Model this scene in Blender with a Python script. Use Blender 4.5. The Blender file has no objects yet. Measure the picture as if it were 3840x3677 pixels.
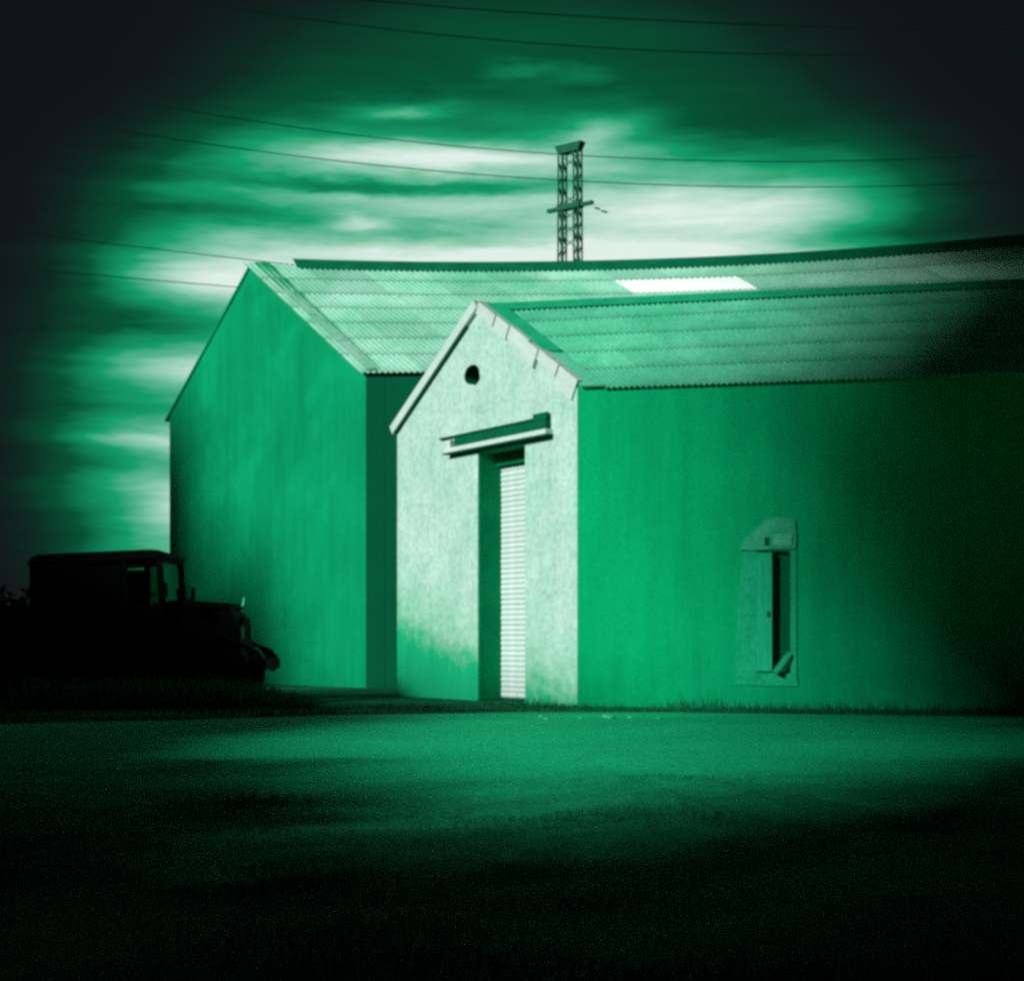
import bpy, bmesh, math, random
from mathutils import Vector, Matrix, noise
from mathutils.geometry import tessellate_polygon

random.seed(11)
R = math.radians
S = bpy.context.scene
COL = S.collection

# ------------------------------------------------------------------ camera, sky, sun, exposure
EXPOSURE = 1.4
SUN_SIDE, SUN_EL = 38.5, 25.0          # degrees from -X round towards -Y; height

cam = bpy.data.cameras.new('camera')
cam_o = bpy.data.objects.new('camera', cam); COL.objects.link(cam_o)
cam_o.location = (0, 0, .85); cam_o.rotation_euler = (R(90), 0, 0)
cam.sensor_fit = 'HORIZONTAL'; cam.sensor_width = 36; cam.lens = 55.1
cam.shift_y = .1477
cam.clip_start = .05; cam.clip_end = 2000
S.camera = cam_o

S.view_settings.view_transform = 'Standard'
S.view_settings.look = 'None'
S.view_settings.gamma = 1
S.view_settings.use_curve_mapping = False
S.view_settings.exposure = EXPOSURE
S.render.engine = 'CYCLES'
S.cycles.filter_width = 3.3
S.cycles.use_denoising = False
S.cycles.max_bounces = 6

sl = bpy.data.lights.new('sun', 'SUN')
sl.energy = 1.5; sl.angle = R(8); sl.color = (.94, 1, .96)
sun = bpy.data.objects.new('sun', sl); COL.objects.link(sun)
SH = Vector((-math.cos(R(SUN_SIDE)), -math.sin(R(SUN_SIDE)), 0))     # towards the sun, on the ground
PH = Vector((math.sin(R(SUN_SIDE)), -math.cos(R(SUN_SIDE)), 0))      # across the sun
to_sun = SH * math.cos(R(SUN_EL)) + Vector((0, 0, math.sin(R(SUN_EL))))
sun.rotation_euler = to_sun.to_track_quat('Z', 'Y').to_euler()
sun.location = to_sun * 60


class NT:
    """small helper to write node maths"""
    def __init__(s, tree): s.t = tree
    def new(s, kind, **kw):
        n = s.t.nodes.new(kind)
        for k, v in kw.items(): setattr(n, k, v)
        return n
    def link(s, a, b): s.t.links.new(a, b)
    def m(s, op, a, b=None, c=None, clamp=False):
        n = s.new('ShaderNodeMath', operation=op); n.use_clamp = clamp
        for i, v in enumerate((a, b, c)):
            if v is None: continue
            if isinstance(v, (int, float)): n.inputs[i].default_value = v
            else: s.link(v, n.inputs[i])
        return n.outputs[0]
    def add(s, a, b): return s.m('ADD', a, b)
    def sub(s, a, b): return s.m('SUBTRACT', a, b)
    def mul(s, a, b): return s.m('MULTIPLY', a, b)
    def xyz(s, a, b, c=0.):
        n = s.new('ShaderNodeCombineXYZ')
        for i, v in enumerate((a, b, c)):
            if isinstance(v, (int, float)): n.inputs[i].default_value = v
            else: s.link(v, n.inputs[i])
        return n.outputs[0]
    def noise(s, vec, scale, detail=4., rough=.55, dist=0.):
        n = s.new('ShaderNodeTexNoise')
        n.inputs['Scale'].default_value = scale; n.inputs['Detail'].default_value = detail
        n.inputs['Roughness'].default_value = rough; n.inputs['Distortion'].default_value = dist
        if vec is not None: s.link(vec, n.inputs['Vector'])
        return n.outputs['Fac']
    def ramp(s, fac, stops, interp='LINEAR'):
        n = s.new('ShaderNodeValToRGB'); n.color_ramp.interpolation = interp
        e = n.color_ramp.elements
        while len(e) < len(stops): e.new(.5)
        for el, (p, c) in zip(e, stops):
            el.position = p
            el.color = (c, c, c, 1) if isinstance(c, (int, float)) else (*c, 1)
        s.link(fac, n.inputs[0])
        return n.outputs[0]
    def mix(s, fac, a, b, mode='MIX'):
        n = s.new('ShaderNodeMix', data_type='RGBA', blend_type=mode)
        for i, v in ((0, fac), (6, a), (7, b)):
            if isinstance(v, (int, float)): n.inputs[i].default_value = v
            elif isinstance(v, tuple): n.inputs[i].default_value = (*v, 1)
            else: s.link(v, n.inputs[i])
        return n.outputs[2]


# the sky: an evening sky, heavy cloud torn open low down behind the sheds
world = bpy.data.worlds.new('World'); S.world = world; world.use_nodes = True
w = NT(world.node_tree); world.node_tree.nodes.clear()
tc = w.new('ShaderNodeTexCoord')
sp = w.new('ShaderNodeSeparateXYZ'); w.link(tc.outputs['Generated'], sp.inputs[0])
az = w.mul(w.m('ARCTAN2', sp.outputs[0], sp.outputs[1]), 180 / math.pi)
el = w.mul(w.m('ARCSINE', sp.outputs[2]), 180 / math.pi)
pos = w.xyz(w.mul(az, .16), w.mul(el, .75), 3.1)
n_warp = w.noise(pos, 1.0, 5, .6)
n_big = w.noise(w.xyz(w.mul(az, .06), w.mul(el, .40), 8.2), 1.0, 6, .60, .25)
n_fine = w.noise(w.xyz(w.mul(az, .22), w.mul(el, 1.7), 1.7), 1.4, 8, .64, .3)
elw = w.add(el, w.mul(w.sub(n_warp, .5), 1.5))
azw = w.add(az, w.mul(w.sub(n_big, .5), 3))


def gauss(a0, e0, wa, we, amp, tilt=0.):
    da = w.m('DIVIDE', w.sub(azw, a0), wa)
    de = w.m('DIVIDE', w.sub(w.sub(elw, e0), w.mul(w.sub(az, a0), tilt)), we)
    q = w.add(w.mul(da, da), w.mul(de, de))
    return w.mul(w.m('EXPONENT', w.mul(q, -1.)), amp)


def sigm(x): return w.m('DIVIDE', 1., w.add(1., w.m('EXPONENT', x)))


d2 = w.add(w.m('POWER', w.m('ABSOLUTE', w.m('DIVIDE', w.sub(azw, .35), 15.9)), 2.), w.m('POWER', w.m('ABSOLUTE', w.m('DIVIDE', w.sub(el, 8), 15.)), 2.))
opening = sigm(w.m('DIVIDE', w.sub(d2, .96), .17))
height = w.add(.36, w.mul(sigm(w.m('DIVIDE', w.sub(elw, 17.9), .55)), .50))
cloud = w.add(.675, w.mul(w.sub(n_big, .5), .50))
cloud = w.add(cloud, w.mul(w.sub(n_fine, .5), .36))
v = w.mul(height, w.add(.28, w.mul(cloud, .92)))
for g in ((-11.8, 9.8, 3.6, .55, .06), (-13.5, 8.4, 5, .75, -.22), (-13.8, 7.15, 4, .18, .13), (-11.2, 4.7, 2.2, 1.0, .14), (-14, 8, 3, 6, .04), (-12.5, 6.2, 4, .5, -.10),
          (-13, 11.1, 4, .7, -.30), (-10.6, 12.9, 2.6, .5, .25), (-6, 16.1, 7, .24, -.26), (-10.5, 15.1, 3.6, .6, -.32),
          (-1, 14.9, 5, .45, -.08), (-3, 17.2, 6, .5, .30), (-4, 18.7, 1.8, .22, .28, .10), (8.8, 17.6, 4.6, 1.2, -.26),
          (14.6, 14.2, 4.0, .5, -.30), (8, 15.4, 6, .65, .20), (0, 20.1, 1.3, .28, .16), (2.4, 19.9, 1.2, .3, .10),
          (3.2, 18.0, 1.7, .4, .26, .15), (2, 13.7, 10, .6, .26), (-2, 16.3, 8, .3, -.10), (-4, 14.6, 6, .5, -.12), (-5.5, 14.9, 1.2, .25, .25), (3, 21.3, 9, .5, .03)):
    v = w.add(v, gauss(*g))
v = w.m('MULTIPLY', w.m('MAXIMUM', v, 0.02), opening)
v = w.add(v, .07)
v = w.mul(v, w.m('ADD', .999, 0.))
sky_col = w.ramp(v, [(0, (.004, .004, .005)), (.10, (.006, .0085, .009)), (.2, (.004, .024, .016)), (.36, (.002, .085, .038)),
                     (.6, (.008, .34, .15)), (.72, (.11, .48, .29)), (.84, (.34, .65, .49)), (1, (.74, .87, .81))])
bg = w.new('ShaderNodeBackground'); w.link(sky_col, bg.inputs[0]); bg.inputs[1].default_value = 2 ** -EXPOSURE
wo = w.new('ShaderNodeOutputWorld'); w.link(bg.outputs[0], wo.inputs[0])


# ------------------------------------------------------------------ materials
def mat(name, a, b=None, scale=2., rough=.85, bump=.0, bscale=30., speck=0., sscale=60., rand=0., spec=.02, extra=None, squash=(1, 1, 1)):
    m = bpy.data.materials.new(name); m.use_nodes = True
    t = NT(m.node_tree); p = m.node_tree.nodes['Principled BSDF']
    p.inputs['Roughness'].default_value = rough
    p.inputs['Specular IOR Level'].default_value = spec
    c = t.new('ShaderNodeTexCoord').outputs['Object']
    mp = t.new('ShaderNodeMapping'); mp.inputs['Scale'].default_value = squash; t.link(c, mp.inputs[0])
    b = b or tuple(x * .7 for x in a)
    f = t.ramp(t.noise(mp.outputs[0], scale, 6, .6, .3), [(.32, 0.), (.68, 1.)])
    col = t.mix(f, a, b)
    if speck:
        s = t.ramp(t.noise(c, sscale, 3, .7), [(.3, 1 - speck), (.62, 1.)])
        col = t.mix(1., col, s, 'MULTIPLY')
    if rand:
        oi = t.new('ShaderNodeObjectInfo')
        k = t.m('ADD', t.mul(oi.outputs['Random'], rand), 1 - rand)
        col = t.mix(1., col, t.xyz(k, k, k), 'MULTIPLY')
    if extra: col = extra(t, c, col)
    t.link(col, p.inputs['Base Color'])
    if bump:
        bn = t.new('ShaderNodeBump'); bn.inputs['Strength'].default_value = bump; bn.inputs['Distance'].default_value = .02
        t.link(t.noise(c, bscale, 5, .65), bn.inputs['Height']); t.link(bn.outputs[0], p.inputs['Normal'])
    return m


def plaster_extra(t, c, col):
    """green tone low on the whitewash, higher at the left corner, and faint rain streaks"""
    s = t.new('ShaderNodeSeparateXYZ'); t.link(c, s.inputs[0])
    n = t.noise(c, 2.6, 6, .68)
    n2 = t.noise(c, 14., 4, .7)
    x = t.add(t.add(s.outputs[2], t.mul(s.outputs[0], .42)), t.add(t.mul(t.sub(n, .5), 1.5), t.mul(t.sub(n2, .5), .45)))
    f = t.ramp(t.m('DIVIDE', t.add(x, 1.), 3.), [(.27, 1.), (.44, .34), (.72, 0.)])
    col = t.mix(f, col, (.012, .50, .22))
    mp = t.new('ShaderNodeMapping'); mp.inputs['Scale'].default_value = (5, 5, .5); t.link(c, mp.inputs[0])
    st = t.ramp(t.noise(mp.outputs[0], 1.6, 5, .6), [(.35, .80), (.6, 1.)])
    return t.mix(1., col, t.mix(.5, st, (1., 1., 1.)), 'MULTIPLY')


def damp_extra(lo):
    def f(t, c, col):
        s = t.new('ShaderNodeSeparateXYZ'); t.link(c, s.inputs[0])
        n = t.noise(c, 1.3, 6, .65)
        x = t.add(s.outputs[2], t.mul(t.sub(n, .5), 1.6))
        k = t.ramp(t.m('DIVIDE', t.add(x, 1.), 3.), [(.2, lo), (.62, 1.)])
        col = t.mix(1., col, k, 'MULTIPLY')
        mp = t.new('ShaderNodeMapping'); mp.inputs['Scale'].default_value = (3.2, 3.2, .28); t.link(c, mp.inputs[0])
        st = t.ramp(t.noise(mp.outputs[0], 1.2, 6, .65), [(.34, .85), (.58, 1.)])
        col = t.mix(1., col, st, 'MULTIPLY')
        pt = t.ramp(t.noise(c, .55, 6, .6, .2), [(.50, 0.), (.60, 1.)])
        return t.mix(t.mul(pt, .16), col, (.006, .62, .27))
    return f


GREEN = (.002, .56, .215); GREEN2 = (.002, .43, .16)
M = {
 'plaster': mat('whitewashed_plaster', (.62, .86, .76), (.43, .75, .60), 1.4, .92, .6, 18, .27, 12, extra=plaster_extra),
 'coping': mat('mortar_coping', (.74, .87, .80), (.58, .79, .68), 3., .9, .5, 25, .2, 40, rand=.10),
 'side': mat('green_side_render', GREEN, GREEN2, .55, .9, .35, 30, .16, 22, extra=damp_extra(.62)),
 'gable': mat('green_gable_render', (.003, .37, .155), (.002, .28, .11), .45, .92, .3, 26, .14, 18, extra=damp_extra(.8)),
 'deep_green': mat('deep_green_render', (.002, .135, .062), (.002, .11, .048), .8, .9, .3, 26, .15, 20),  # darker green than the long shed's gable
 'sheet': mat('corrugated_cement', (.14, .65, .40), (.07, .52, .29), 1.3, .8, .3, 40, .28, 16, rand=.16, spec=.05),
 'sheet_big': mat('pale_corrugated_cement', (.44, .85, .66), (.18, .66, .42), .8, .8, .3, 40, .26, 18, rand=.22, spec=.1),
 'skylight': mat('white_fibreglass', (.95, .99, .97), (.88, .96, .92), 2., .4, spec=.5),
 'skylight_old': mat('weathered_fibreglass', (.45, .85, .65), (.3, .75, .5), 2., .5),
 'flash': mat('green_flashing', (.006, .36, .16), (.02, .44, .22), 3., .7, .3, 20, .2, 30),
 'ridge': mat('dark_ridge_cap', (.003, .20, .095), (.002, .14, .065), 2., .75, .3, 20, .2, 30),
 'dark': mat('dark_interior', (.002, .05, .025), (.002, .035, .018), 2., .9),
 'timber_shade': mat('green_timber_and_shade', (.003, .16, .07), (.002, .10, .045), 6., .85, .4, 30, .2, 40, squash=(1, 1, 4)),  # timber colour, also used for painted shadow lines and the vent hole's shade
 'jamb_shade': mat('shaded_jamb', (.003, .34, .14), (.002, .25, .10), 2., .9, .3, 26, .15, 20),  # doorway reveal colour with its shade put in
 'slat': mat('white_enamel', (.80, .92, .87), (.62, .82, .74), 6., .5, speck=.15, sscale=9, spec=.3, rand=.06),
 'steel': mat('painted_steel', (.002, .15, .07), (.002, .10, .048), 4., .7, spec=.2),
 'wire': mat('cable', (.002, .026, .016), (.002, .02, .012), 4., .8, spec=.02),
 'door': mat('pale_green_boards', (.02, .62, .33), (.01, .48, .24), 3., .8, .3, 30, .2, 40, squash=(6, 6, .6)),
 'surround': mat('pale_green_mortar', (.018, .58, .29), (.006, .44, .20), 3., .92, .5, 20, .3, 18),
 'patch': mat('pale_mortar', (.08, .62, .38), (.02, .48, .25), 3., .92, .5, 20, .25, 24),
 'car': mat('dull_dark_paint', (.008, .010, .011), (.006, .007, .008), 3., .8, spec=.05),
 'tyre': mat('rubber', (.006, .006, .007), None, 3., .9, spec=.1),
 'lamp': mat('lamp_glass', (.05, .06, .06), None, 3., .2),
 'trunk': mat('bark', (.03, .035, .03), (.02, .022, .02), 6., .95, .6, 12),
 'leaf': mat('leaves', (.012, .07, .028), (.008, .045, .02), 1.5, .85, rand=.3, spec=.1),
 'stone': mat('pale_rubble', (.14, .68, .42), (.06, .55, .3), 8., .9, .4, 30),
}
g = bpy.data.materials.new('window_glass'); g.use_nodes = True
gp = g.node_tree.nodes['Principled BSDF']; gp.inputs['Base Color'].default_value = (.10, .24, .17, 1)
gp.inputs['Transmission Weight'].default_value = 1; gp.inputs['Roughness'].default_value = .05; gp.inputs['IOR'].default_value = 1.05
M['glass'] = g


# ground: coarse dark soil and turf, with paler trodden patches
def ground_mat():
    m = bpy.data.materials.new('dark_turf'); m.use_nodes = True
    t = NT(m.node_tree); p = m.node_tree.nodes['Principled BSDF']
    p.inputs['Roughness'].default_value = .95; p.inputs['Specular IOR Level'].default_value = .08
    c = t.new('ShaderNodeTexCoord').outputs['Object']
    f = t.ramp(t.noise(c, .42, 7, .66, .6), [(.36, 0.), (.66, 1.)])
    col = t.mix(f, (.004, .085, .036), (.006, .26, .11))
    s = t.ramp(t.noise(c, 16., 5, .75), [(.3, .35), (.65, 1.1)])
    col = t.mix(1., col, s, 'MULTIPLY')
    t.link(col, p.inputs['Base Color'])
    bn = t.new('ShaderNodeBump'); bn.inputs['Strength'].default_value = .8; bn.inputs['Distance'].default_value = .05
    t.link(t.noise(c, 14, 7, .7), bn.inputs['Height']); t.link(bn.outputs[0], p.inputs['Normal'])
    return m


def road_mat():
    m = bpy.data.materials.new('pale_concrete_yard'); m.use_nodes = True
    t = NT(m.node_tree); p = m.node_tree.nodes['Principled BSDF']
    p.inputs['Roughness'].default_value = .9; p.inputs['Specular IOR Level'].default_value = .1
    c = t.new('ShaderNodeTexCoord').outputs['Object']
    f = t.ramp(t.noise(c, .5, 6, .6, .4), [(.35, 0.), (.65, 1.)])
    col = t.mix(f, (.006, .80, .34), (.004, .62, .25))
    s = t.ramp(t.noise(c, 13., 8, .85), [(.3, .6), (.62, 1.05)])
    col = t.mix(1., col, s, 'MULTIPLY')
    y = t.new('ShaderNodeSeparateXYZ'); t.link(c, y.inputs[0])      # rough soil towards the near side, darkened to carry the foreground shade
    mp = t.new('ShaderNodeMapping'); mp.inputs['Scale'].default_value = (.55, 1., 1.); mp.inputs['Rotation'].default_value = (0, 0, .5); t.link(c, mp.inputs[0])
    k = t.add(t.sub(y.outputs[1], 8.6), t.mul(t.sub(t.noise(mp.outputs[0], .62, 7, .62, .5), .5), 6.5))
    k = t.add(k, t.mul(t.sub(t.noise(c, 7., 5, .7), .5), 3.))
    k = t.ramp(t.m('DIVIDE', t.add(k, 4.), 8.), [(.22, 0.), (.62, 1.)])
    soil = t.mix(t.noise(c, 9., 5, .7), (.005, .11, .045), (.006, .30, .125))
    col = t.mix(k, soil, col)
    t.link(col, p.inputs['Base Color'])
    bn = t.new('ShaderNodeBump'); bn.inputs['Strength'].default_value = .7; bn.inputs['Distance'].default_value = .03
    t.link(t.noise(c, 22, 7, .75), bn.inputs['Height']); t.link(bn.outputs[0], p.inputs['Normal'])
    return m


M['turf'] = ground_mat(); M['road'] = road_mat()
M['grass'] = mat('grass_blades', (.006, .17, .07), (.005, .10, .04), 1.2, .9, spec=.1)


# ------------------------------------------------------------------ object helpers
def thing(name, label, cat, loc=(0, 0, 0), rz=0., group=None):
    o = bpy.data.objects.new(name, None); COL.objects.link(o)
    o.empty_display_size = .3
    o.location = loc; o.rotation_euler = (0, 0, rz)
    o['label'] = label; o['category'] = cat
    if group: o['group'] = group
    return o


def tag(o, label, cat, group=None):
    o['label'] = label; o['category'] = cat
    if group: o['group'] = group
    return o


def link(name, me, parent=None, loc=(0, 0, 0)):
    o = bpy.data.objects.new(name, me); COL.objects.link(o)
    if parent: o.parent = parent
    o.location = loc
    return o


def mesh(name, verts, faces, m, smooth=False):
    me = bpy.data.meshes.new(name)
    me.from_pydata([tuple(x) for x in verts], [], faces)
    bm = bmesh.new(); bm.from_mesh(me)
    bmesh.ops.recalc_face_normals(bm, faces=bm.faces); bm.to_mesh(me); bm.free()
    me.materials.append(m)
    if smooth:
        for p in me.polygons: p.use_smooth = True
    return me


def obj(name, verts, faces, m, parent=None, smooth=False, origin=None):
    """mesh given in world space (its thing stands at origin)"""
    og = Vector(origin) if origin is not None else (parent_origin(parent) if parent else Vector())
    return link(name, mesh(name, [Vector(x) - og for x in verts], faces, m, smooth), parent)


def parent_origin(p):
    o = Vector()
    while p is not None:
        o += p.location; p = p.parent
    return o


class MB:
    def __init__(s): s.v, s.f = [], []
    def add(s, v, f):
        k = len(s.v); s.v += [Vector(x) for x in v]; s.f += [tuple(i + k for i in q) for q in f]
    def hexa(s, p):     # 8 points: bottom ring, top ring
        s.add(p, [(0, 3, 2, 1), (4, 5, 6, 7), (0, 1, 5, 4), (1, 2, 6, 5), (2, 3, 7, 6), (3, 0, 4, 7)])
    def box(s, a, b):
        x0, y0, z0 = a; x1, y1, z1 = b
        s.hexa([(x0, y0, z0), (x1, y0, z0), (x1, y1, z0), (x0, y1, z0), (x0, y0, z1), (x1, y0, z1), (x1, y1, z1), (x0, y1, z1)])
    def bar(s, a, b, r, n=4, r2=None):
        a, b = Vector(a), Vector(b); d = (b - a).normalized()
        u = d.orthogonal().normalized(); vv = d.cross(u); r2 = r if r2 is None else r2
        A = [a + (u * math.cos(2 * math.pi * i / n) + vv * math.sin(2 * math.pi * i / n)) * r for i in range(n)]
        B = [b + (u * math.cos(2 * math.pi * i / n) + vv * math.sin(2 * math.pi * i / n)) * r2 for i in range(n)]
        s.add(A + B, [(i, (i + 1) % n, n + (i + 1) % n, n + i) for i in range(n)] + [tuple(range(n))[::-1], tuple(range(n, 2 * n))])
    def tube(s, pts, radii, n=7):
        rings = []
        for i, p in enumerate(pts):
            p = Vector(p); d = (Vector(pts[min(i + 1, len(pts) - 1)]) - Vector(pts[max(i - 1, 0)])).normalized()
            u = d.orthogonal().normalized() if i == 0 else (u - d * u.dot(d)).normalized()
            vv = d.cross(u)
            rings.append([p + (u * math.cos(2 * math.pi * k / n) + vv * math.sin(2 * math.pi * k / n)) * radii[i] for k in range(n)])
        f = []
        for i in range(len(rings) - 1):
            f += [(i * n + k, i * n + (k + 1) % n, (i + 1) * n + (k + 1) % n, (i + 1) * n + k) for k in range(n)]
        f += [tuple(range(n))[::-1], tuple(range((len(rings) - 1) * n, len(rings) * n))]
        s.add([x for r in rings for x in r], f)
    def obj(s, name, m, parent=None, smooth=False, world=True):
        if world: return obj(name, s.v, s.f, m, parent, smooth)
        return link(name, mesh(name, s.v, s.f, m, smooth), parent)


def plate(name, fn, outer, holes, m, parent, back_outer, back_hole):
    """a wall: 2-D outline with holes, mapped to 3-D by fn(t, z); back offsets for the outline and for the holes"""
    loops = [outer] + holes
    tess = tessellate_polygon([[Vector((a, b, 0)) for a, b in lp] for lp in loops])
    flat = [pt for lp in loops for pt in lp]; n = len(flat); no = len(outer)
    V = [fn(*p) for p in flat]
    V += [fn(*p) + (Vector(back_outer) if i < no else Vector(back_hole)) for i, p in enumerate(flat)]
    F = [tuple(t) for t in tess] + [tuple(i + n for i in t[::-1]) for t in tess]
    k = 0
    for lp in loops:
        c = len(lp)
        F += [(k + i, k + (i + 1) % c, n + k + (i + 1) % c, n + k + i) for i in range(c)]
        k += c
    return obj(name, V, F, m, parent)


# ------------------------------------------------------------------ ground, yard
def ground_h(x, y):
    d = math.hypot(x, y)
    if d > 40: return 0.
    k = max(0., 1 - d / 40) * (1. if y < 9 else max(0., 1 - (y - 9) / 1.5))
    return -.012 + k * .10 * (noise.fractal(Vector((x * .55, y * .55, 4.)), .8, 2., 4) - .15) if k > 0 else -.012


gv, gf = [], []
xs = [-400, -150, -60, -30, -18] + [-12 + i * .25 for i in range(97)] + [18, 30, 60, 150, 400]
ys = [-400, -150, -60, -25, -10] + [-4 + i * .22 for i in range(72)] + [14, 20, 26, 34, 45, 70, 120, 250, 600]
for yy in ys:
    for xx in xs: gv.append((xx, yy, ground_h(xx, yy)))
nx = len(xs)
for j in range(len(ys) - 1):
    for i in range(nx - 1):
        gf.append((j * nx + i, j * nx + i + 1, (j + 1) * nx + i + 1, (j + 1) * nx + i))
o = obj('ground', gv, gf, M['turf'], smooth=True); o['kind'] = 'structure'

far_e = [(-14, 14.2), (-9, 15.0), (-5.4, 16.0), (-3.6, 16.7), (-1.8, 18.0), (0, 18.65), (2, 18.6), (4, 18.0), (6.5, 17.2), (10, 16.2), (16, 15)]
near_e = [(-14, 13.9), (-9, 13), (-6, 9), (-3.4, 4), (-1.8, 2.2), (0, 1.8), (3, 1.8), (7, 2.5), (16, 4)]


def lerp_edge(e, x):
    for (a, b), (c, d) in zip(e, e[1:]):
        if a <= x <= c: return b + (d - b) * (x - a) / (c - a)
    return e[-1][1]


rv, rf = [], []
NXR, NYR = 150, 70
for i in range(NXR + 1):
    x = -14 + 30 * i / NXR
    yf = lerp_edge(far_e, x) + .07 * noise.noise(Vector((x * 3, 1, 0)))
    yn = lerp_edge(near_e, x) + .45 * noise.fractal(Vector((x * 1.1, 7, 0)), 1., 2., 4)
    yn = min(yn, yf - .05)
    for j in range(NYR + 1):
        rv.append((x, yn + (yf - yn) * j / NYR, max(.012, ground_h(x, yn + (yf - yn) * j / NYR) + .05) if yn + (yf - yn) * j / NYR < 11 else .012))
for i in range(NXR):
    for j in range(NYR):
        a = i * (NYR + 1) + j
        rf.append((a, a + NYR + 1, a + NYR + 2, a + 1))
o = obj('yard_road', rv, rf, M['road']); o['kind'] = 'structure'

# ------------------------------------------------------------------ small white shed
AL = Vector((.9777, -.21, 0))                      # along its side wall
C0, C1 = Vector((-1.83, 25.0, 0)), Vector((.87, 20.9, 0))
TG = (C1 - C0).normalized(); W1 = (C1 - C0).length
IN = Vector((-TG.y, TG.x, 0))                      # into the gable
if IN.y < 0: IN = -IN
EZ, AZ_ = 4.28, 5.80
LEN1 = 11.
shed = thing('gable_shed', 'small white gabled shed with tall shutter doorway and green corrugated roof', 'shed', (C1.x, C1.y, 0))
TH = .26
gp_ = lambda t, z: C0 + TG * t + Vector((0, 0, z))
D0, D1, DZ = 2.42, 3.66, 3.62
hole = [(2.25 + .215 * math.cos(a), 4.79 + .145 * math.sin(a)) for a in [i * math.pi / 10 for i in range(20)]]
hole = [(a + (.03 if (a > 2.3 and b < 4.75) else 0), b - (.035 if (a > 2.3 and b < 4.75) else 0)) for a, b in hole]
outer = [(0, -.1), (D0, -.1), (D0, DZ), (D1, DZ), (D1, -.1), (W1, -.1), (W1, EZ), (W1 / 2, AZ_), (0, EZ)]
# the doorway notch is cut as part of the outline; reveal goes straight in
V = []
tess = tessellate_polygon([[Vector((a, b, 0)) for a, b in outer], [Vector((a, b, 0)) for a, b in hole]])
flat = outer + hole; nn = len(flat)
V = [gp_(*p) for p in flat]
straight = {1, 2, 3, 4} | set(range(len(outer), nn))
V += [gp_(*p) + (IN * .41 if i in straight else AL * TH) for i, p in enumerate(flat)]
F = [tuple(t) for t in tess] + [tuple(i + nn for i in t[::-1]) for t in tess]
no_ = len(outer)
for i in range(no_):
    F.append((i, (i + 1) % no_, nn + (i + 1) % no_, nn + i))
for i in range(len(hole)):
    a, b = no_ + i, no_ + (i + 1) % len(hole)
    F.append((a, b, nn + b, nn + a))
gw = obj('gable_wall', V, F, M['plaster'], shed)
for m_ in (M['side'], M['timber_shade'], M['jamb_shade'], M['flash']): gw.data.materials.append(m_)
nt_ = 2 * len(tess)
for i, p in enumerate(gw.data.polygons):
    if i == nt_ + 5: p.material_index = 1
    elif i == nt_ + 6: p.material_index = 4
    elif i >= nt_ + no_: p.material_index = 2  # vent hole sides darkened to stand for the shade inside
    elif i in (nt_ + 1, nt_ + 2, nt_ + 3): p.material_index = 3
mb = MB(); mb.hexa([gp_(1.9, 4.4) + IN * .43, gp_(2.7, 4.4) + IN * .43, gp_(2.7, 4.4) + IN * .6, gp_(1.9, 4.4) + IN * .6,
                    gp_(1.9, 5.1) + IN * .43, gp_(2.7, 5.1) + IN * .43, gp_(2.7, 5.1) + IN * .6, gp_(1.9, 5.1) + IN * .6])
mb.obj('vent_backing', M['dark'], shed)
# doorway reveal lining, with its shade put into a darker colour
mb = MB()
def lin(t0, t1, z0, z1, d0, d1, mbx):
    mbx.hexa([gp_(t0, z0) + IN * d0, gp_(t1, z0) + IN * d0, gp_(t1, z0) + IN * d1, gp_(t0, z0) + IN * d1,
              gp_(t0, z1) + IN * d0, gp_(t1, z1) + IN * d0, gp_(t1, z1) + IN * d1, gp_(t0, z1) + IN * d1])
lin(D0 + .001, D0 + .022, 0, DZ - .004, .012, .415, mb); mb.obj('door_reveal', M['jamb_shade'], shed)
# roller shutter: curtain of slats, each a part, in its guides
sh_ = obj('roller_shutter', *(lambda b: (b.v, b.f))((lambda b: (lin(D0 - .05, D1 + .05, 0, DZ + .1, .415, .44, b), b)[1])(MB())), M['steel'], shed)
pitch = .0755; ns = int(3.43 / pitch)
pr = [(0, -.036), (-.012, -.034), (-.021, -.018), (-.024, 0), (-.021, .018), (-.012, .034), (0, .036)]
sv = []
for t in (D0 + .023, D1 - .01):
    for d, z in pr: sv.append(TG * (t - D0) + IN * d + Vector((0, 0, z)))
k = len(pr)
sm = mesh('slat', sv, [(i, i + 1, k + i + 1, k + i) for i in range(k - 1)] + [tuple(range(k)), tuple(range(2 * k - 1, k - 1, -1)), (k - 1, 0, k, 2 * k - 1)], M['slat'])
for i in range(ns):
    p = gp_(D0, .07 + i * pitch) + IN * (.413 + random.uniform(-.003, .003))
    link('slat', sm, sh_, p - Vector((C1.x, C1.y, 0)))
mb = MB(); lin(D0 + .023, D1 - .002, 3.44, DZ - .003, .30, .41, mb); mb.obj('shutter_shadow_strip', M['jamb_shade'], shed)  # dark strip standing for the hood's shadow above the slats

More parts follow.
